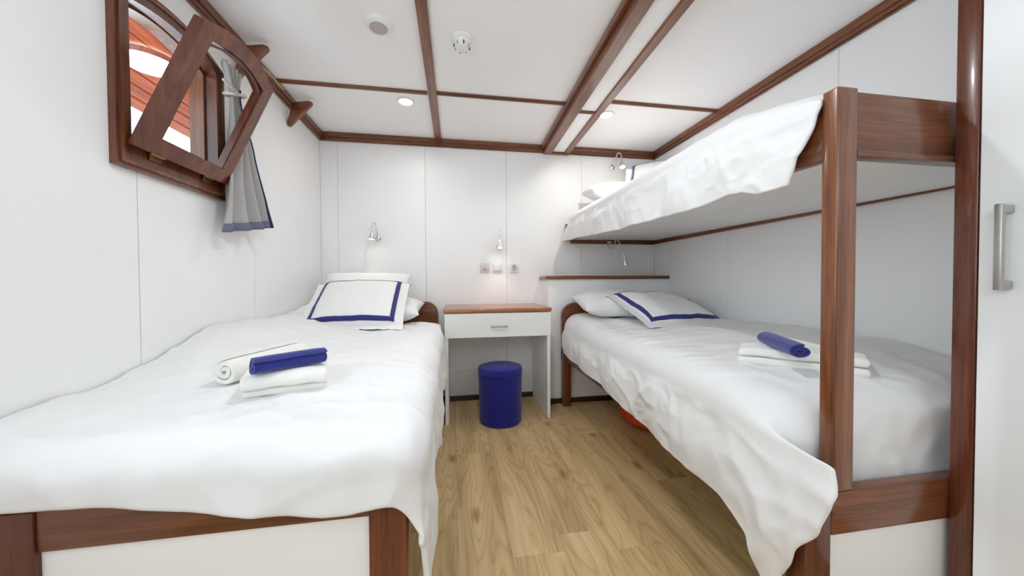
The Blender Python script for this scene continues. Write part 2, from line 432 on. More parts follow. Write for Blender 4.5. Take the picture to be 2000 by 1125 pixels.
# ================================================================== WINDOW
win = empty('window_1', (XL, (WY0+WY1)/2, WZ0), label='arched wooden window tilted open into the cabin', kind='structure')
def ring_frame(y0, y1, z0, zs, rise, wdt, x0, x1, n=20, wb=None, bev=.004):
    """frame with segmental arched head; outline outer, hole inner"""
    wb = wb or wdt
    def outl(ins, insb):
        a0, a1 = y0+ins, y1-ins
        pts = [(a0, z0+insb), (a1, z0+insb)]
        for k in range(n+1):
            y = a1+(a0-a1)*k/n; t = (y-(y0+y1)/2)/((y1-y0)/2)
            pts.append((y, zs+rise*(1-t*t)-ins))
        return pts
    O = outl(0, 0); I = outl(wdt, wb); b = bmesh.new(); N = len(O)
    ov = [[b.verts.new((x, p[0], p[1])) for p in O] for x in (x0, x1)]; iv = [[b.verts.new((x, p[0], p[1])) for p in I] for x in (x0, x1)]
    for i in range(N):
        j = (i+1) % N
        b.faces.new((ov[1][i], ov[1][j], iv[1][j], iv[1][i])); b.faces.new((ov[0][j], ov[0][i], iv[0][i], iv[0][j]))
        b.faces.new((ov[0][i], ov[0][j], ov[1][j], ov[1][i])); b.faces.new((iv[0][j], iv[0][i], iv[1][i], iv[1][j]))
    return b
mk('frame', ring_frame(1.108, 1.565, 1.218, 1.725, .05, .046, XL-.03, XL+.018, wb=.078), WR['z'], win)
mk('frame_lining', ring_frame(1.15, 1.522, 1.276, 1.695, .042, .012, XL-.07, XL-.022), WD['z'], win)
mk('frame_bead', ring_frame(1.118, 1.555, 1.228, 1.716, .05, .010, XL+.016, XL+.023), WD['z'], win)
TIL = math.radians(24.5)
SH = Vector((XL+.022, 0, 1.284))            # hinge line
def sash_xf(bm):
    rot = Matrix.Rotation(TIL, 4, 'Y')
    for v in bm.verts: v.co = SH + rot @ (v.co - SH)
    return bm
X0 = XL+.022
sash = mk('sash', sash_xf(ring_frame(1.135, 1.512, 1.284, 1.696, .042, .050, X0, X0+.032, wb=.048)), WR['z'], win)
mk('bead', sash_xf(ring_frame(1.181, 1.466, 1.328, 1.650, .037, .007, X0+.004, X0+.026)), WR['z'], sash)
pts = [(1.180, 1.326), (1.467, 1.326)]+[(1.467-.287*k/16, 1.650+.038*(1-(2*k/16-1)**2)) for k in range(17)]
b = bmesh.new(); b.faces.new([b.verts.new((X0+.014, p[0], p[1])) for p in pts])
mk('pane', sash_xf(b), GLASS, sash)
for y in (1.225, 1.447):
    b = bmesh.new(); tube([(X0+.006, y-.026, 1.280), (X0+.006, y+.026, 1.280)], .005, 10, b)
    box(X0-.001, X0+.004, y-.022, y+.022, 1.262, 1.280, .001, 1, b); box(X0+.004, X0+.030, y-.020, y+.020, 1.278, 1.283, .001, 1, b)
    mk('hinge', b, BRASS, win, 'auto')
# stay of brass near the head of the sash
b = bmesh.new(); tube([(-.715, 1.39, 1.672), (-.705, 1.40, 1.69), (-.70, 1.47, 1.70), (-.70, 1.60, 1.70)], .0035, 8, b)
mk('stay', b, BRASS, sash, 'auto')
b = lathe([(.0, -.004), (.012, -.004), (.012, .004), (.0, .004)], (-.715, 1.385, 1.668), (1, 0, .5), 16, False)
mk('catch', b, BRASS, sash, 'auto')

# wooden brackets on the crown strip
def bracket(y, label):
    pts = [(.026, 1.900), (.022, 1.872), (.0, 1.790), (.004, 1.772), (.014, 1.770), (.128, 1.900), (.130, 1.912), (.112, 1.918), (.052, 1.906)]
    b = extrude_poly(pts, lambda p, d: (XL+.002+p[0], y+d, p[1]), .024, .003)
    o = mk('curtain_bracket', b, WD['x'], None, 'auto'); tag(o, label, 'bracket', 'wooden curtain brackets')
bracket(1.66, 'small flared wooden bracket on the crown strip behind the tilted window sash')
bracket(2.13, 'small flared wooden bracket on the crown strip nearest the back corner')

# curtain
cu = empty('curtain', (-.87, 1.62, 1.08), 'grey curtain with navy edging tied beside the open window', 'curtain')
def cur(u, v):
    # v: 0 top .. 1 bottom ; u across
    zt, zb = 1.745, 1.085 + .07*u
    z = zt+(zb-zt)*v
    zz = (1.745-z)
    wdt = interp([(0, .10), (.09, .045), (.11, .045), (.3, .14), (.5, .25), (.68, .36)], zz)
    cy = interp([(0, 1.545), (.1, 1.565), (.3, 1.60), (.68, 1.655)], zz)
    amp = interp([(0, .014), (.1, .008), (.3, .018), (.68, .024)], zz)
    x = -.868 + amp*math.sin(u*PI*6.6+.9*math.sin(v*3)+.5*math.sin(u*9)) + .005*nz(u*5, v*4)
    y = cy+(u-.5)*wdt + .010*math.sin(v*5+u*3)*v
    return (x, y, z)
cl = mk('cloth', grid(72, 40, cur), CURT, cu, True)
sm = cl.modifiers.new('thick', 'SOLIDIFY'); sm.thickness = .0022; sm.offset = 0
def cedge(u, v): p = cur(.925+.08*u, .12+.885*v); return (p[0]+.003, p[1], p[2])
e = mk('side_edging', grid(5, 40, cedge), NAVYC, cu, True); e.modifiers.new('thick', 'SOLIDIFY').thickness = .006; e.modifiers[0].offset = 0
def chem(u, v): p = cur(u*.98, .955+.05*v); return (p[0]+.003, p[1], p[2])
e = mk('bottom_edging', grid(72, 3, chem), plain('dusk_blue_hem', srgb(112, 114, 134), .9), cu, True); e.modifiers.new('thick', 'SOLIDIFY').thickness = .005; e.modifiers[0].offset = 0
b = bmesh.new()
tube([(-.868+.036*math.cos(a), 1.568+.034*math.sin(a), 1.645+.010*math.sin(a)) for a in [2*PI*k/20 for k in range(21)]], .006, 8, b, False)
tube([(-.84, 1.535, 1.64), (-.845, 1.50, 1.650), (-.85, 1.47, 1.655)], .005, 8, b)
mk('tieback', b, CREAMC, cu, True)

# outer corridor seen through the window
oc = mk('ceiling_corridor', box(-2.30, -1.0, .2, 4.2, 2.26, 2.29), CORR); tag(oc, kind='structure', label='orange varnished boarded deckhead outside the window')
for k in range(10):
    xa = -2.34+k*.137; z = 2.15+.06*math.cos((xa+1.9)*1.1)
    o = mk('board', box(xa+.003, xa+.134, .2, 4.2, z-.012, z+.012, .006, 2), CORR, oc)
ow = mk('wall_corridor', box(-3.05, -2.98, .2, 4.2, 0, 1.50), CORR); tag(ow, kind='structure', label='orange varnished outer wall below a bright opening')
for k in range(6): mk('board', box(-2.98, -2.965, .2, 4.2, .25*k+.003, .25*k+.247, .004, 1), CORR, ow)
oe = mk('wall_corridor_end', box(-2.2, -.98, 3.45, 3.5, 0, 2.2), CORRZ); tag(oe, kind='structure', label='pinkish wooden partition seen through the tilted pane')
for x0, x1, mm in ((-2.2, -2.02, CORRZ), (-2.015, -1.94, DARKW), (-1.935, -1.86, CORRZ), (-1.855, -1.80, DARKW), (-1.795, -1.4, CORRZ), (-1.395, -.99, CORRZ)):
    mk('board', box(x0, x1, 3.43, 3.45, .0, 2.2, .004, 1), mm, oe)
ol = empty('corridor_lamp', (-1.73, 2.335, 2.15), 'bright round ceiling lamp outside the open window', 'lamp')
mk('diffuser', lathe([(.10, -.028), (.118, -.018), (.122, 0)], (-1.73, 2.335, 2.165), seg=40), SAT, ol, 'auto')
mk('rim', lathe([(.122, -.006), (.134, -.010), (.136, .022), (.122, .022)], (-1.73, 2.335, 2.165), seg=40, closed=False), CHROME, ol, 'auto')

ld = bpy.data.lights.new('corridor_light', 'AREA'); ld.shape = 'DISK'; ld.size = .22; ld.energy = 4; ld.color = (1, .95, .88)
o = bpy.data.objects.new('corridor_light', ld); COL.objects.link(o); o.parent = ol; o.location = (0, 0, -.02)

# ================================================================== WARDROBE
wd = empty('wardrobe', (1.4, .1, 0), 'tall white wardrobe with mahogany corner post at the bunk foot', 'wardrobe')
mk('body', box(1.203, XR-.003, -.12, .640, 0, ZC-.06), WARD, wd)
mk('corner_post', box(1.190, 1.240, .610, .650, 0, ZC, .0035), WR['z'], wd, 'auto')
dr = mk('door', box(1.188, 1.203, .05, .607, .03, ZC-.03, .002), WARD, wd)
mk('plinth', box(1.2, 1.205, -.12, .609, 0, .03), DARKW, wd)
b = bmesh.new(); box(1.152, 1.164, .556, .568, .866, 1.052, .002, 2, b)
for z0 in (.868, 1.032): box(1.162, 1.190, .556, .567, z0, z0+.018, .003, 2, b)
tag(mk('handle', b, NICKEL, dr, 'auto'), label='brushed nickel bar handle')

# ================================================================== LEFT BED
lb = empty('single_bed', (-.5, 1.6, 0), 'mahogany single bed under the open window', 'bed')
def headboard(x0, x1, y0, y1, z0, z1, r, left, right):
    pts = [(x0, z0), (x1, z0)]
    if right: pts += [(x1-r+r*math.cos(a), z1-r+r*math.sin(a)) for a in [PI/2*k/10 for k in range(11)]]
    else: pts.append((x1, z1))
    if left: pts += [(x0+r+r*math.cos(a), z1-r+r*math.sin(a)) for a in [PI/2+PI/2*k/10 for k in range(11)]]
    else: pts.append((x0, z1))
    return extrude_poly(pts, lambda p, d: (p[0], y0+d, p[1]), y1-y0, .005)
mk('headboard', headboard(XL+.004, -.118, 2.545, 2.575, .30, .748, .085, False, True), WD['x'], lb, 'auto')
LF = .73
for x0, x1, y0, y1, zt in ((-.176, -.100, LF, LF+.06, .488), (-.83, -.735, LF, LF+.06, .488), (-.150, -.092, 2.48, 2.545, .50), (-.90, -.84, 2.48, 2.545, .50)):
    mk('leg', box(x0, x1, y0, y1, 0, zt, .004), WR['z'], lb, 'auto')
mk('foot_rail', box(-.735, -.176, LF+.004, LF+.034, .412, .488, .003), WD['x'], lb, 'auto')
mk('foot_panel', box(-.735, -.176, LF+.012, LF+.028, .02, .412), LAM, lb)
mk('side_rail', box(-.132, -.104, LF+.06, 2.48, .36, .46, .004), WD['y'], lb, 'auto')
mk('slat_base', box(-.89, -.135, LF+.06, 2.50, .42, .44), LAM, lb)
mt = tag(mk('mattress', box(XL+.008, -.125, LF+.045, 2.535, .442, .560, .03, 4), MATT, None, True), 'white mattress on the single bed below the open window', 'mattress', 'mattresses under the duvets')

# duvet of the left bed: cloth draped over side and foot
def zL(x, y):
    return .620 - .02*sstep(1.15, .75, y) + .085*sstep(-.42, -.86, x)*sstep(.95, 1.5, y) + .020*sstep(.85, 1.7, y) + .012*nz(x, y, 3, 4)
def drape(t, r, out):
    if t <= 0: return t, 0
    q = r*PI/2
    if t < q: return r*math.sin(t/r), r*(1-math.cos(t/r))
    return r+(t-q)*out, r+(t-q)
EX, EY, RS = -.135, .785, .078                     # start of the rounding
def left_duvet(u, v):
    # u: along from head (0) to foot hem (1); v: wall (0) to aisle hem (1)
    yy = 2.30 - u*(2.30-.585-.062*sstep(.62, 0, v)-.004*sstep(.5, .9, v)+.006*math.sin(v*14))
    hemside = .312 + .022*math.sin(yy*5.2+.6) + .02*math.sin(yy*11) + .07*sstep(1.25, .75, yy)
    xx = XL+.006 + v*((EX+hemside)-XL-.006)
    a = xx-EX; bb_ = EY-yy
    A, B = max(a, 0), max(bb_, 0); rr = math.hypot(A, B)
    h, d = drape(rr, RS, .03)
    corner = (A*B)/(rr*rr) if rr > 1e-6 else 0
    d *= 1+.16*corner
    x = EX+min(a, 0)+(h*A/rr if rr > 1e-6 else 0)
    y = EY-min(bb_, 0)*1.0-(h*B/rr if rr > 1e-6 else 0) if bb_ > 0 else yy
    z = zL(min(x, EX+.05), max(y, .8)) - d
    # folds
    hang = sstep(.03, .22, rr)
    foldc = math.sin(yy*23+2.1*nz(yy, v, 1, 3))*(A > B) + math.sin(xx*19+2*nz(xx, 0, 5, 4))*(B >= A)
    k = hang*.006*foldc
    n = .010*nz(x, y, z, 5)+.75*crease(x, y, z*1.0, 2.7)*sstep(0, .05, u)
    k += hang*(.024*nz(xx*1.0, rr*.4, 9, 6.5)*(B >= A)+.010*nz(yy, 0, 4, 8)*(A > B))*sstep(.1, .28, rr)
    if rr > 1e-6: x += (k+n*hang)*A/rr; y -= (k+n*hang)*B/rr
    x -= .030*sstep(1.95, 2.12, yy)*sstep(.04, .12, A)      # kept clear of the desk
    if yy > 2.05: x = min(x, -.076)
    z += n*(1-hang)*1.1 + .010*sstep(.12, .0, v)*math.sin(yy*9)
    # head end tuck
    z -= .02*sstep(.06, 0, u)
    return (x, y, z)
dv = mk('duvet', grid(150, 110, left_duvet), LINEN, None, True)
tag(dv, 'white duvet spread over the single bed below the open window', 'duvet', 'white duvets')
md = dv.modifiers.new('thick', 'SOLIDIFY'); md.thickness = .014; md.offset = -1
dv.modifiers.new('sub', 'SUBSURF').levels = 1; dv.modifiers['sub'].render_levels = 1

# ================================================================== BUNK BED
bk = empty('bunk_bed', (1.2, 1.5, 0), 'mahogany bunk bed with white underside along the right wall', 'bunk bed')
BF = .650
mk('headboard', headboard(.757, 1.45, 2.372, 2.402, .33, .735, .095, True, False), WD['x'], bk, 'auto')
mk('leg', box(.757, .816, 2.345, 2.400, 0, .40, .004), WD['z'], bk, 'auto')
mk('leg', box(.780, .848, BF, BF+.05, 0, .402, .004), WR['z'], bk, 'auto')
mk('foot_rail', box(.848, 1.245, BF, BF+.032, .303, .402, .003), WD['x'], bk, 'auto')
mk('foot_panel', box(.848, 1.245, BF+.010, BF+.024, .0, .303), LAM, bk)
mk('side_rail', hexa([(.768, BF+.05, .305), (.796, BF+.05, .305), (.796, 2.345, .328), (.768, 2.345, .328), (.768, BF+.05, .39), (.796, BF+.05, .39), (.796, 2.345, .415), (.768, 2.345, .415)], .003), WD['y'], bk, 'auto')
mk('slat_base', box(.80, XR-.01, BF+.04, 2.37, .36, .385), LAM, bk)
mk('post', box(.853, .908, BF, BF+.036, .402, 1.326, .0045, 3), WD['z'], bk, 'auto')
UB0, UB1 = 1.172, 1.206
b = hexa([(.860, BF+.036, UB0), (.890, BF+.036, UB0), (.890, 2.58, UB1), (.860, 2.58, UB1), (.860, BF+.036, 1.310), (.890, BF+.036, 1.310), (.890, 2.58, 1.320), (.860, 2.58, 1.320)], .003)
mk('upper_side_rail', b, WD['y'], bk, 'auto')
mk('upper_head_board', box(.856, 1.60, 2.58, 2.600, UB1, 1.335, .003), WD['x'], bk, 'auto')
b = bmesh.new(); box(.908, 1.245, BF+.006, BF+.030, 1.186, 1.320, .002, 2, b); box(.908, 1.245, BF+.000, BF+.032, 1.172, 1.188, .003, 2, b)
mk('upper_foot_rail', b, WR['y'] if False else WD['x'], bk, 'auto')
mk('upper_base', hexa([(.885, BF+.03, UB0+.014), (XR-.004, BF+.03, UB0+.020), (XR-.004, 2.58, UB1+.014), (.885, 2.58, UB1+.008), (.885, BF+.03, UB0+.034), (XR-.004, BF+.03, UB0+.04), (XR-.004, 2.58, UB1+.034), (.885, 2.58, UB1+.028)]), LAM, bk)
tag(mk('mattress', box(.85, XR-.008, .82, 2.365, .386, .525, .03, 4), MATT, None, True), 'white mattress on the lower bunk', 'mattress', 'mattresses under the duvets')
tag(mk('mattress', box(.895, XR-.008, .70, 2.57, 1.243, 1.322, .03, 4), MATT, None, True), 'white mattress on the upper bunk', 'mattress', 'mattresses under the duvets')

def side_duvet(name, label, xe, rs, xw, yh, ztop, hem, yend, yf, fr, fdrop, xh, seed, nq=150, slant=0):
    """top, rounded aisle edge, hanging side; q: head to foot"""
    nv = 96
    def top(x, q):
        flat = (yh-(yf+fr)); tot = flat+fr*PI/2+fdrop
        s = q*tot
        if s <= flat: y, d = yh-s, 0
        else:
            h, d = drape(s-flat, fr, .0); y = yf+fr-h
        z = ztop(x, y)-d
        n = .009*nz(x+seed, y, 0, 5)+.9*crease(x, y, z, seed)
        return Vector((x, y-(n*.8 if d > fr*.6 else 0), z+n))
    def hang(t, q):
        y0 = yh+(yf-yh)*q
        zt = ztop(xe, max(y0, yf+.1))-rs
        hz = interp(hem, y0)
        z = zt+(hz-zt)*t
        y = y0 + (q**5)*(interp(yend, z)-yf)
        y -= slant*(1-t)*(1-q)**10
        fold = math.sin(y0*17+1.7*nz(y0, seed, 0, 3)+t*1.5)
        x = xh - .012*t - (.004+.012*t)*(.5+.5*fold)*.9 - .008*nz(y0+seed, z, 1, 6) + .004*nz(y0, z, seed, 16)
        x -= .012*math.sin(PI*min(1, t*1.0)) + (.5+.7*sstep(.1, .8, q))*crease(z*.9+y0*.45, y0-z*.6, .3, seed)*sstep(0, .2, t)
        x = min(x, xh+.004)
        return Vector((x, y, z))
    def fn(q, v):
        if v < .5: return top(xw+(xe-xw)*(v/.5), q)
        if v < .66:
            t = (v-.5)/.16
            P0 = top(xe, q); P3 = hang(0, q); k = rs*.62
            P1 = P0+Vector((-k, (P3.y-P0.y)*.3, 0)); P2 = P3+Vector((0, 0, k))
            return P0*(1-t)**3+P1*3*t*(1-t)**2+P2*3*t*t*(1-t)+P3*t**3
        return hang((v-.66)/.34, q)
    o = mk(name, grid(nq, nv, fn), LINEN, None, True); tag(o, label, 'duvet', 'white duvets')
    md = o.modifiers.new('thick', 'SOLIDIFY'); md.thickness = .012; md.offset = -1
    o.modifiers.new('sub', 'SUBSURF').levels = 1; o.modifiers['sub'].render_levels = 1
    return o
def zR(x, y): return .628 + .035*sstep(.85, 1.3, x) + .03*sstep(1.8, 2.3, y)*(1-sstep(1.0, 1.3, x)) - .03*sstep(1.1, .75, y)
side_duvet('duvet', 'white duvet on the lower bunk hanging over the aisle', .885, .11, XR-.006, 2.362, zR,
           [(.69, .12), (.735, .16), (.80, .225), (.91, .262), (1.12, .272), (1.37, .306), (1.69, .345), (2.1, .365), (2.30, .385), (2.37, .465)],
           [(.12, .715), (.272, .65), (.36, .60), (.45, .575), (.52, .595), (.60, .64)], .69, .11, .135, .768, 3.3)
def zU(x, y): return 1.405 + .035*sstep(.88, 1.15, x) - .055*sstep(1.0, .66, y) - .05*sstep(1.3, .75, y)*sstep(.95, 1.1, x)
side_duvet('duvet', 'white duvet on the upper bunk hanging over its rail', .935, .075, XR-.006, 2.56, zU,
           [(.69, 1.126), (.746, 1.126), (.785, 1.124), (.865, 1.146), (.924, 1.150), (1.09, 1.139), (1.6, 1.150), (2.3, 1.185), (2.56, 1.196)],
           [(1.126, .742), (1.172, .726), (1.252, .692), (1.33, .672), (1.4, .69)], .692, .05, .03, .842, 8.1, slant=.10)

# ================================================================== PILLOWS
def place(M):
    return lambda p: M @ Vector(p)
def pillow(name, label, W, H, T, loc, rx, ry, rz, sham=False, inset=.048, seed=0, sag=0.0):
    """cushion W x H, thickness T; local x = width, y = height, z = out"""
    M = Matrix.Translation(Vector(loc)) @ Matrix.Rotation(rz, 4, 'Z') @ Matrix.Rotation(rx, 4, 'X') @ Matrix.Rotation(ry, 4, 'Y')
    fl_ = .042 if sham else 0.0
    def hgt(x, y):
        cx = max(0, 1-(abs(x)/(W/2-fl_))**3.2) if abs(x) < W/2-fl_ else 0
        cy = max(0, 1-(abs(y)/(H/2-fl_))**3.0) if abs(y) < H/2-fl_ else 0
        return T/2*(cx*cy)**.48
    def pt(u, v, s):
        x, y = (u-.5)*W, (v-.5)*H
        pin = 1-.055*(1-fl_*8)*((2*u-1)**2*(1-(2*v-1)**2)*0+(1-(2*u-1)**2)*(abs(2*v-1)**6))
        pin2 = 1-.055*(1-fl_*8)*((1-(2*v-1)**2)*(abs(2*u-1)**6))
        h = hgt(x, y)
        n = (.006*nz(x+seed, y, 0, 9)+.003*nz(x, y+seed, 1, 22))*(1 if h > 0 else .6)
        z = s*h + n + sag*(x*x)*4
        if sham: z -= 1.1*max(0, y-(H/2-inset))
        return (x*pin2, y*pin, z)
    b = bmesh.new(); N, K = 36, 28
    for s in (1, -1):
        V = [[b.verts.new(M @ Vector(pt(.5-.5*math.cos(PI*i/N) if not sham else i/N, .5-.5*math.cos(PI*j/K) if not sham else j/K, s))+M.to_3x3() @ Vector((0, 0, .002*s*(sham)))) for j in range(K+1)] for i in range(N+1)]
        for i in range(N):
            for j in range(K): b.faces.new((V[i][j], V[i+1][j], V[i+1][j+1], V[i][j+1]))
    bmesh.ops.remove_doubles(b, verts=b.verts, dist=.0045 if sham else .0005)
    lo = M @ Vector((0, -H/2, 0))
    o = mk(name, b, PILLOW, None, True); tag(o, label, 'pillow', 'navy bordered pillows' if sham else 'plain white pillows')
    if sham:
        bw = .022
        b = bmesh.new()
        def strip(f, n):
            P = [[b.verts.new(M @ (Vector(f(i/n, k/3))+Vector((0, 0, .0042)))) for k in range(4)] for i in range(n+1)]
            for i in range(n):
                for k in range(3): b.faces.new((P[i][k], P[i+1][k], P[i+1][k+1], P[i][k+1]))
        ix, iy, kx, ky = inset/W, inset/H, bw/W, bw/H
        strip(lambda a, c: pt(ix+a*(1-2*ix), iy+c*ky, 1), 40); strip(lambda a, c: pt(ix+a*(1-2*ix), 1-iy-c*ky, 1), 40)
        strip(lambda a, c: pt(ix+c*kx, iy+a*(1-2*iy), 1), 30); strip(lambda a, c: pt(1-ix-c*kx, iy+a*(1-2*iy), 1), 30)
        s_ = mk('ribbon', b, NAVY, o, True); tag(s_, label='navy ribbon border')
        s_.modifiers.new('thick', 'SOLIDIFY').thickness = .002
    return o
R_ = math.radians
pillow('pillow', 'plain white pillow lying flat at the head of the single bed', .71, .40, .15, (-.560, 2.27, .722), R_(6), 0, 0, seed=1)
pillow('pillow', 'plain white pillow propped behind the bordered pillow on the single bed', .54, .42, .13, (-.565, 2.33, .80), R_(44), 0, R_(1), seed=2)
pillow('bordered_pillow', 'white pillow with navy ribbon border on the single bed',   .53, .47, .12, (-.532, 2.055, .776), R_(34), 0, R_(0), True, seed=3)
pillow('pillow', 'plain white pillow against the headboard of the lower bunk', .58, .40, .15, (1.10, 2.16, .745), R_(9), 0, R_(-6), seed=4)
pillow('bordered_pillow', 'white pillow with navy ribbon border on the lower bunk', .60, .47, .12, (1.262, 1.92, .722), R_(21), R_(2), R_(9), True, seed=5)
pillow('pillow', 'plain white pillow at the head of the upper bunk', .52, .36, .14, (1.20, 2.33, 1.53), R_(12), 0, R_(-8), seed=6)
pillow('bordered_pillow', 'white pillow with navy ribbon border standing on the upper bunk', .50, .40, .10, (1.475, 2.30, 1.655), R_(48), 0, R_(-35), True, seed=7)

# ================================================================== TOWELS
def spiral_roll(name, label, c, ang, L, r, mat, turns=2.6, flat=1.0, seed=0, tilt=0, cat='towel'):
    """rolled towel: spiral section swept along its length"""
    n = 54; th = r/(turns+.6)
    M = Matrix.Translation(Vector(c)) @ Matrix.Rotation(ang, 4, 'Z') @ Matrix.Rotation(tilt, 4, 'Y')
    outer, inner = [], []
    for k in range(n+1):
        a = 2*PI*turns*k/n; rr = r*.22+(r*.78)*k/n
        outer.append((rr, a)); inner.append((rr-th*.80, a))
    prof = outer+inner[::-1]
    NL = 14; b = bmesh.new(); rings = []
    for i in range(NL+1):
        t = i/NL; x = (t-.5)*L; e = 1-.05*abs(2*t-1)**6
        ring = []
        for rr, a in prof:
            w_ = max(rr, .001)*e*(1+.03*nz(t*3+seed, math.cos(a), math.sin(a), 1.5))
            ring.append(b.verts.new(M @ Vector((x+.004*nz(rr*60, a, seed)*(abs(2*t-1) > .99), w_*math.cos(a), w_*math.sin(a)*flat))))
        rings.append(ring)
    P = len(prof)
    for i in range(NL):
        for k in range(P): b.faces.new((rings[i][k], rings[i][(k+1) % P], rings[i+1][(k+1) % P], rings[i+1][k]))
    for ring in (rings[0], rings[-1]):
        for k in range(n): b.faces.new((ring[k], ring[k+1], ring[P-2-k], ring[P-1-k]))
    o = mk(name, b, mat, None, 'auto'); return tag(o, label, cat, 'rolled towels on the beds')
def folded_towel(name, label, c, ang, L, D, layers, th, mat, seed=0):
    """zig-zag folded towel, folds run along L"""
    M = Matrix.Translation(Vector(c)) @ Matrix.Rotation(ang, 4, 'Z')
    path = []
    for k in range(layers):
        z = th*(k+.5); a, b_ = (-D/2, D/2) if k % 2 == 0 else (D/2, -D/2)
        a *= 1-.05*(k % 3); 
        for j in range(9): path.append((a+(b_-a)*j/8*.94+(b_-a)*.03, z+.003*math.sin(j*.9+k+seed)))
        if k < layers-1:
            s = 1 if b_ > 0 else -1
            for j in range(1, 6):
                q = PI*j/6; path.append((b_*.94+s*th*.62*math.sin(q), z+th*.5*(1-math.cos(q))))
    bm = bmesh.new(); NL = 18; t2 = th*.47; rows = []
    for i in range(NL+1):
        t = i/NL; row = []
        for k, (y, z) in enumerate(path):
            a = path[max(k-1, 0)]; c2 = path[min(k+1, len(path)-1)]
            d = Vector((c2[0]-a[0], c2[1]-a[1])); d = d.normalized() if d.length > 1e-6 else Vector((1, 0)); nn = (-d.y, d.x)
            wob = .004*nz(t*4, k*.21, seed)
            x = (t-.5)*L*(1+.03*nz(k*.3, seed, 2))
            zf = 1-.10*abs(2*t-1)**4
            row.append([M @ Vector((x, y+s*nn[0]*t2+wob, max(.001, (z+s*nn[1]*t2)*zf+wob*.6))) for s in (1, -1)])
        rows.append([[bm.verts.new(p) for p in pr] for pr in row])
    K = len(path)
    for i in range(NL):
        for k in range(K-1):
            for s in (0, 1):
                q = (rows[i][k][s], rows[i+1][k][s], rows[i+1][k+1][s], rows[i][k+1][s]); bm.faces.new(q if s == 0 else q[::-1])
        for k in (0, K-1): bm.faces.new((rows[i][k][0], rows[i][k][1], rows[i+1][k][1], rows[i+1][k][0]))
    for i in (0, NL):
        for k in range(K-1): bm.faces.new((rows[i][k][0], rows[i][k+1][0], rows[i][k+1][1], rows[i][k][1]))
    o = mk(name, bm, mat, None, 'auto'); tag(o, label, 'towel', 'folded towels on the beds')
    o.modifiers.new('sub', 'SUBSURF').levels = 1; return o
A1 = R_(24)
folded_towel('folded_towel', 'cream towel folded flat under the blue roll on the single bed', (-.440, 1.005, .606), R_(19), .185, .12, 3, .022, TERRY, 1)
spiral_roll('rolled_towel', 'thick cream rolled towel behind the blue roll on the single bed', (-.562, 1.155, .656), R_(74), .28, .043, TERRY, 2.2, 1.0, 2)
spiral_roll('rolled_towel', 'slim blue rolled towel resting on the cream towels on the single bed', (-.415, .962, .690), R_(43), .165, .024, BLUET, 2.4, 1.0, 3)
folded_towel('folded_towel', 'cream towel folded in front on the lower bunk behind its post', (1.066, .92, .617), R_(-48), .31, .13, 2, .029, TERRY, 5)
spiral_roll('rolled_towel', 'cream rolled towel behind the blue towel on the lower bunk', (1.225, 1.0, .645), R_(76), .30, .034, TERRY, 2.2, .9, 6)
spiral_roll('rolled_towel', 'flattened blue rolled towel on cream towels on the lower bunk', (1.010, .925, .690), R_(63), .245, .031, BLUET, 2.3, .72, 7)

# ================================================================== DESK
dk = empty('vanity_desk', (.275, 2.38, 0), 'small white desk with wooden top between the beds', 'desk')
mk('top', box(-.070, .620, 2.150, 2.604, .695, .722, .008, 3), TEAK, dk, 'auto')
mk('side_panel', box(-.062, -.040, 2.166, 2.600, 0, .540, .0015, 1), LAM, dk)
mk('side_panel', box(.592, .612, 2.166, 2.600, 0, .540, .0015, 1), LAM, dk)
mk('carcass', box(-.060, .610, 2.178, 2.600, .545, .695), LAM, dk)
dw = mk('drawer', box(-.062, .613, 2.158, 2.176, .540, .692, .0015, 1), LAM, dk)
b = bmesh.new(); tube([(.226, 2.134, .610), (.326, 2.134, .610)], .0045, 10, b)
for x in (.232, .320): tube([(x, 2.134, .610), (x, 2.159, .610)], .0055, 10, b)
tag(mk('handle', b, NICKEL, dw, 'auto'), label='small nickel bar handle')

# ================================================================== STOOL
st = empty('storage_stool', (.285, 2.185, 0), 'round navy blue fabric stool with lid under the desk', 'stool')
mk('body', lathe([(.128, 0), (.133, .004), (.136, .15), (.139, .305)], (.285, 2.185, 0), seg=48), FELT, st, 'auto')
mk('lid', lathe([(.138, .307), (.142, .311), (.1425, .338), (.138, .349), (.12, .356), (.08, .360), (.03, .361)], (.285, 2.185, 0), seg=48), FELT, st, 'auto')

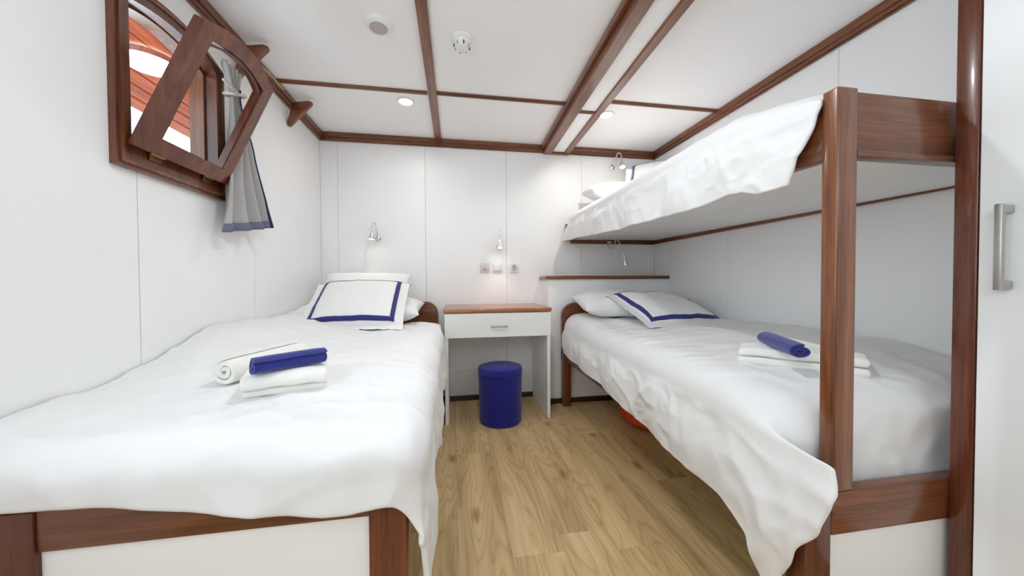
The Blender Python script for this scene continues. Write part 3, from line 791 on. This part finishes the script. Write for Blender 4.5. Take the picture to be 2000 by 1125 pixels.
# ================================================================== WALL LAMPS
def spot(name, loc, target, energy, ang, col=(1, .86, .70), blend=.25, size=.012, parent=None):
    ld = bpy.data.lights.new(name, 'SPOT'); ld.energy = energy; ld.spot_size = ang; ld.spot_blend = blend; ld.color = col; ld.shadow_soft_size = size
    o = bpy.data.objects.new(name, ld); COL.objects.link(o)
    o.rotation_euler = (Vector(target)-Vector(loc)).to_track_quat('-Z', 'Y').to_euler()
    o.location = Vector(loc)-wl(parent); o.parent = parent
    return o
def wall_lamp(base, path, head_dir, label, lit, energy=2.0, ang=82, hs=1.0, col=(1, .86, .70), group='chrome reading lamps', blend=.12):
    base = Vector(base); t = empty('reading_lamp', base, label, 'lamp', 'gooseneck reading lamps')
    mk('wall_plate', lathe([(.020*hs, 0), (.020*hs, .006), (.012*hs, .012), (.006, .014)], base, (0, -1, 0), 24), CHROME, t, 'auto')
    pts = []                                               # smooth the gooseneck path
    P = [Vector(p) for p in path]
    for i in range(len(P)-1):
        a, b_, c, d = P[max(i-1, 0)], P[i], P[i+1], P[min(i+2, len(P)-1)]
        for k in range(6):
            s = k/6; pts.append(.5*((2*b_)+(-a+c)*s+(2*a-5*b_+4*c-d)*s*s+(-a+3*b_-3*c+d)*s**3))
    pts.append(P[-1])
    mk('gooseneck', tube(pts, .0042*hs, 10), CHROME, t, 'auto')
    e = P[-1]; hd = Vector(head_dir).normalized()
    mk('head', lathe([(.007*hs, -.012), (.009*hs, 0), (.013*hs, .012), (.019*hs, .030), (.024*hs, .052), (.022*hs, .052), (.016*hs, .034)], e, hd, 24, False), CHROME, t, 'auto')
    bl = mk('bulb', lathe([(.0195*hs, .046), (.0195*hs, .0475), (.001, .0485)], e, hd, 20), GLOWB if lit else PLAST, t, 'auto')
    if lit: spot('lamp_light', e+hd*.054, e+hd, energy, R_(ang), col, blend, parent=t)
    return t
YW = YB
wall_lamp((-.538, YW, 1.205), [(-.538, YW-.014, 1.205), (-.538, YW-.045, 1.215), (-.540, YW-.058, 1.265), (-.543, YW-.062, 1.298), (-.548, YW-.085, 1.304), (-.553, YW-.105, 1.275), (-.555, YW-.108, 1.235)], (-.08, -.16, -1),
          'lit chrome reading lamp on the wall above the single bed', True, .7, 95, .95, blend=.6)
wall_lamp((.336, YW, 1.155), [(.336, YW-.014, 1.155), (.337, YW-.040, 1.165), (.338, YW-.05, 1.22), (.336, YW-.055, 1.262), (.333, YW-.07, 1.268), (.331, YW-.085, 1.24), (.331, YW-.087, 1.186)], (.0, -.18, -1),
          'lit chrome reading lamp on the wall above the desk sockets', True, 1.5, 86, .92, blend=.5)
wall_lamp((1.222, YW-.016, 1.200), [(1.222, YW-.03, 1.200), (1.195, YW-.05, 1.180), (1.20, YW-.07, 1.150), (1.235, YW-.075, 1.150), (1.245, YW-.075, 1.190), (1.250, YW-.08, 1.215), (1.268, YW-.10, 1.19), (1.283, YW-.12, 1.12), (1.297, YW-.13, 1.065)], (.2, 0, -1),
          'unlit reading lamp with drooping gooseneck beneath the upper bunk', False, hs=.85)
wall_lamp((1.255, YW, 1.80), [(1.255, YW-.014, 1.80), (1.258, YW-.04, 1.812), (1.262, YW-.05, 1.86), (1.275, YW-.06, 1.892), (1.288, YW-.075, 1.886), (1.292, YW-.085, 1.85), (1.292, YW-.088, 1.82)], (-.05, -.35, -1),
          'lit chrome reading lamp above the upper bunk pillows', True, 1.6, 130, .95, blend=.8)

# ================================================================== SOCKETS
def plate(x, label, cat, z=.996):
    t = empty('wall_socket' if cat == 'socket' else 'light_switch', (x, YB, z-.036), label, cat, 'wall plates above the desk')
    mk('plate', box(x-.036, x+.036, YB-.008, YB, z-.036, z+.036, .003), PINK if 'rose' in label else PLAST, t, 'auto'); return t
s1 = plate(.229, 'pale rose card switch left of the desk sockets', 'switch')
mk('rocker', box(.203, .255, YB-.012, YB-.007, .974, 1.022, .002), PINK, s1, 'auto')
mk('mark', extrude_poly([(-.012, -.006), (.014, -.006), (-.006, .008)], lambda p, d: (.229+p[0], YB-.012-d, .986+p[1]), .001), plain('rose_mark', srgb(196, 140, 150), .5), s1)
s2 = plate(.324, 'white rocker switch in the middle of the three wall plates', 'switch')
mk('rocker', box(.298, .350, YB-.013, YB-.007, .974, 1.022, .002), PLAST, s2, 'auto')
mk('mark', box(.308, .342, YB-.0140, YB-.0128, .975, .980), BEIGEP, s2)
s3 = plate(.453, 'round power socket right of the three wall plates', 'socket')
mk('socket_well', lathe([(.021, 0), (.021, .004), (.019, .0042), (.018, .001)], (.453, YB-.008, .998), (0, -1, 0), 28), BEIGEP, s3, 'auto')
for dx in (-.0095, .0095): mk('pin_hole', lathe([(.003, 0), (.003, .0015)], (.453+dx, YB-.0085, .998), (0, -1, 0), 12), DARKP, s3)
for dz in (-.017, .017): mk('earth_clip', box(.450, .456, YB-.0135, YB-.008, .998+dz-.003, .998+dz+.003), DARKP, s3)

# ================================================================== CEILING FITTINGS
def downlight(x, y, label, energy, glow=True, z=ZC, r=.036, group=None, col=(1, .985, .96)):
    t = empty('downlight', (x, y, z-.008), label, 'downlight', 'round ceiling downlights')
    mk('ring', lathe([(r, -.004), (r+.004, -.007), (r+.012, -.004), (r+.013, 0), (r, 0)], (x, y, z), (0, 0, 1), 32, False), PLAST, t, 'auto')
    mk('diffuser', lathe([(r, -.003), (r*.6, -.0035), (.002, -.004)], (x, y, z), (0, 0, 1), 32), GLOW, t, 'auto')
    ld = bpy.data.lights.new('downlight_beam', 'AREA'); ld.shape = 'DISK'; ld.size = .07; ld.energy = energy; ld.color = col; ld.spread = PI*.92
    o = bpy.data.objects.new('downlight_beam', ld); COL.objects.link(o); o.parent = t; o.location = (0, 0, -.006)
    return t
downlight(-.27, 2.09, 'lit round downlight in the ceiling above the single bed', 2)
downlight(.95, 2.06, 'lit round downlight in the ceiling above the bunk head', 3.5)
downlight(-.45, .98, 'added fill downlight in the unseen ceiling over the foot of the single bed', .5, col=(.90, .96, 1))  # out-of-view fill light, added to balance the bed and left wall
downlight(.16, .98, 'added fill downlight in the unseen ceiling over the aisle by the wardrobe', 5.5, col=(.90, .96, 1))  # main fill, added out of view to brighten floor and beds from above
cs = empty('ceiling_vent', (-.295, 1.49, ZC-.02), 'round white ceiling vent with grey centre', 'vent')
mk('rim', lathe([(.036, -.016), (.046, -.015), (.056, -.007), (.060, 0)], (-.295, 1.49, ZC), seg=40, closed=False), PLAST, cs, 'auto')
mk('grille', lathe([(.037, -.0150), (.034, -.0135), (.002, -.0135)], (-.295, 1.49, ZC), seg=40), GREYP, cs, 'auto')
sd = empty('smoke_detector', (.04, 1.52, ZC-.05), 'white smoke detector on the ceiling with dark vent slots', 'smoke detector')
mk('base', lathe([(.046, 0), (.046, -.012), (.040, -.016)], (.04, 1.52, ZC), seg=36), PLAST, sd, 'auto')
mk('chamber', lathe([(.038, -.014), (.036, -.030), (.026, -.044), (.010, -.048), (.001, -.048)], (.04, 1.52, ZC), seg=36), PLAST, sd, 'auto')
for k in range(8):
    a = 2*PI*k/8+.2; c, s = math.cos(a), math.sin(a); b = bmesh.new()
    box(-.003, .003, -.002, .002, -.008, .008, .001, 1, b)
    for v in b.verts:
        p = v.co.copy(); q = Vector((p.x, p.y+.0345, p.z-.034)); v.co = Vector((.04+q.x*c-q.y*s, 1.52+q.x*s+q.y*c, ZC+q.z))
    mk('vent_slot', b, GREYP if k % 2 else DARKP, sd)

# ================================================================== UNDER THE BUNK
jk = empty('life_jacket', (1.1, 1.98, 0), 'orange life jacket stowed on the floor under the lower bunk', 'life jacket')
def jf(u, v):
    a = 2*PI*v; s = math.sin(PI*min(max(u, 0.001), .999))**.35
    return (1.17+.13*s*math.copysign(abs(math.cos(a))**.6, math.cos(a))+.01*nz(u*4, v*5, 0), 1.78+.42*u, .065+.064*s*math.copysign(abs(math.sin(a))**.6, math.sin(a)))
mk('body', grid(16, 24, jf), ORANGE, jk, True)
mk('strap', tube([(1.04, 1.95, .10), (1.09, 1.95, .135), (1.2, 1.95, .135), (1.28, 1.95, .07)], .010, 8), PLAST, jk, True)
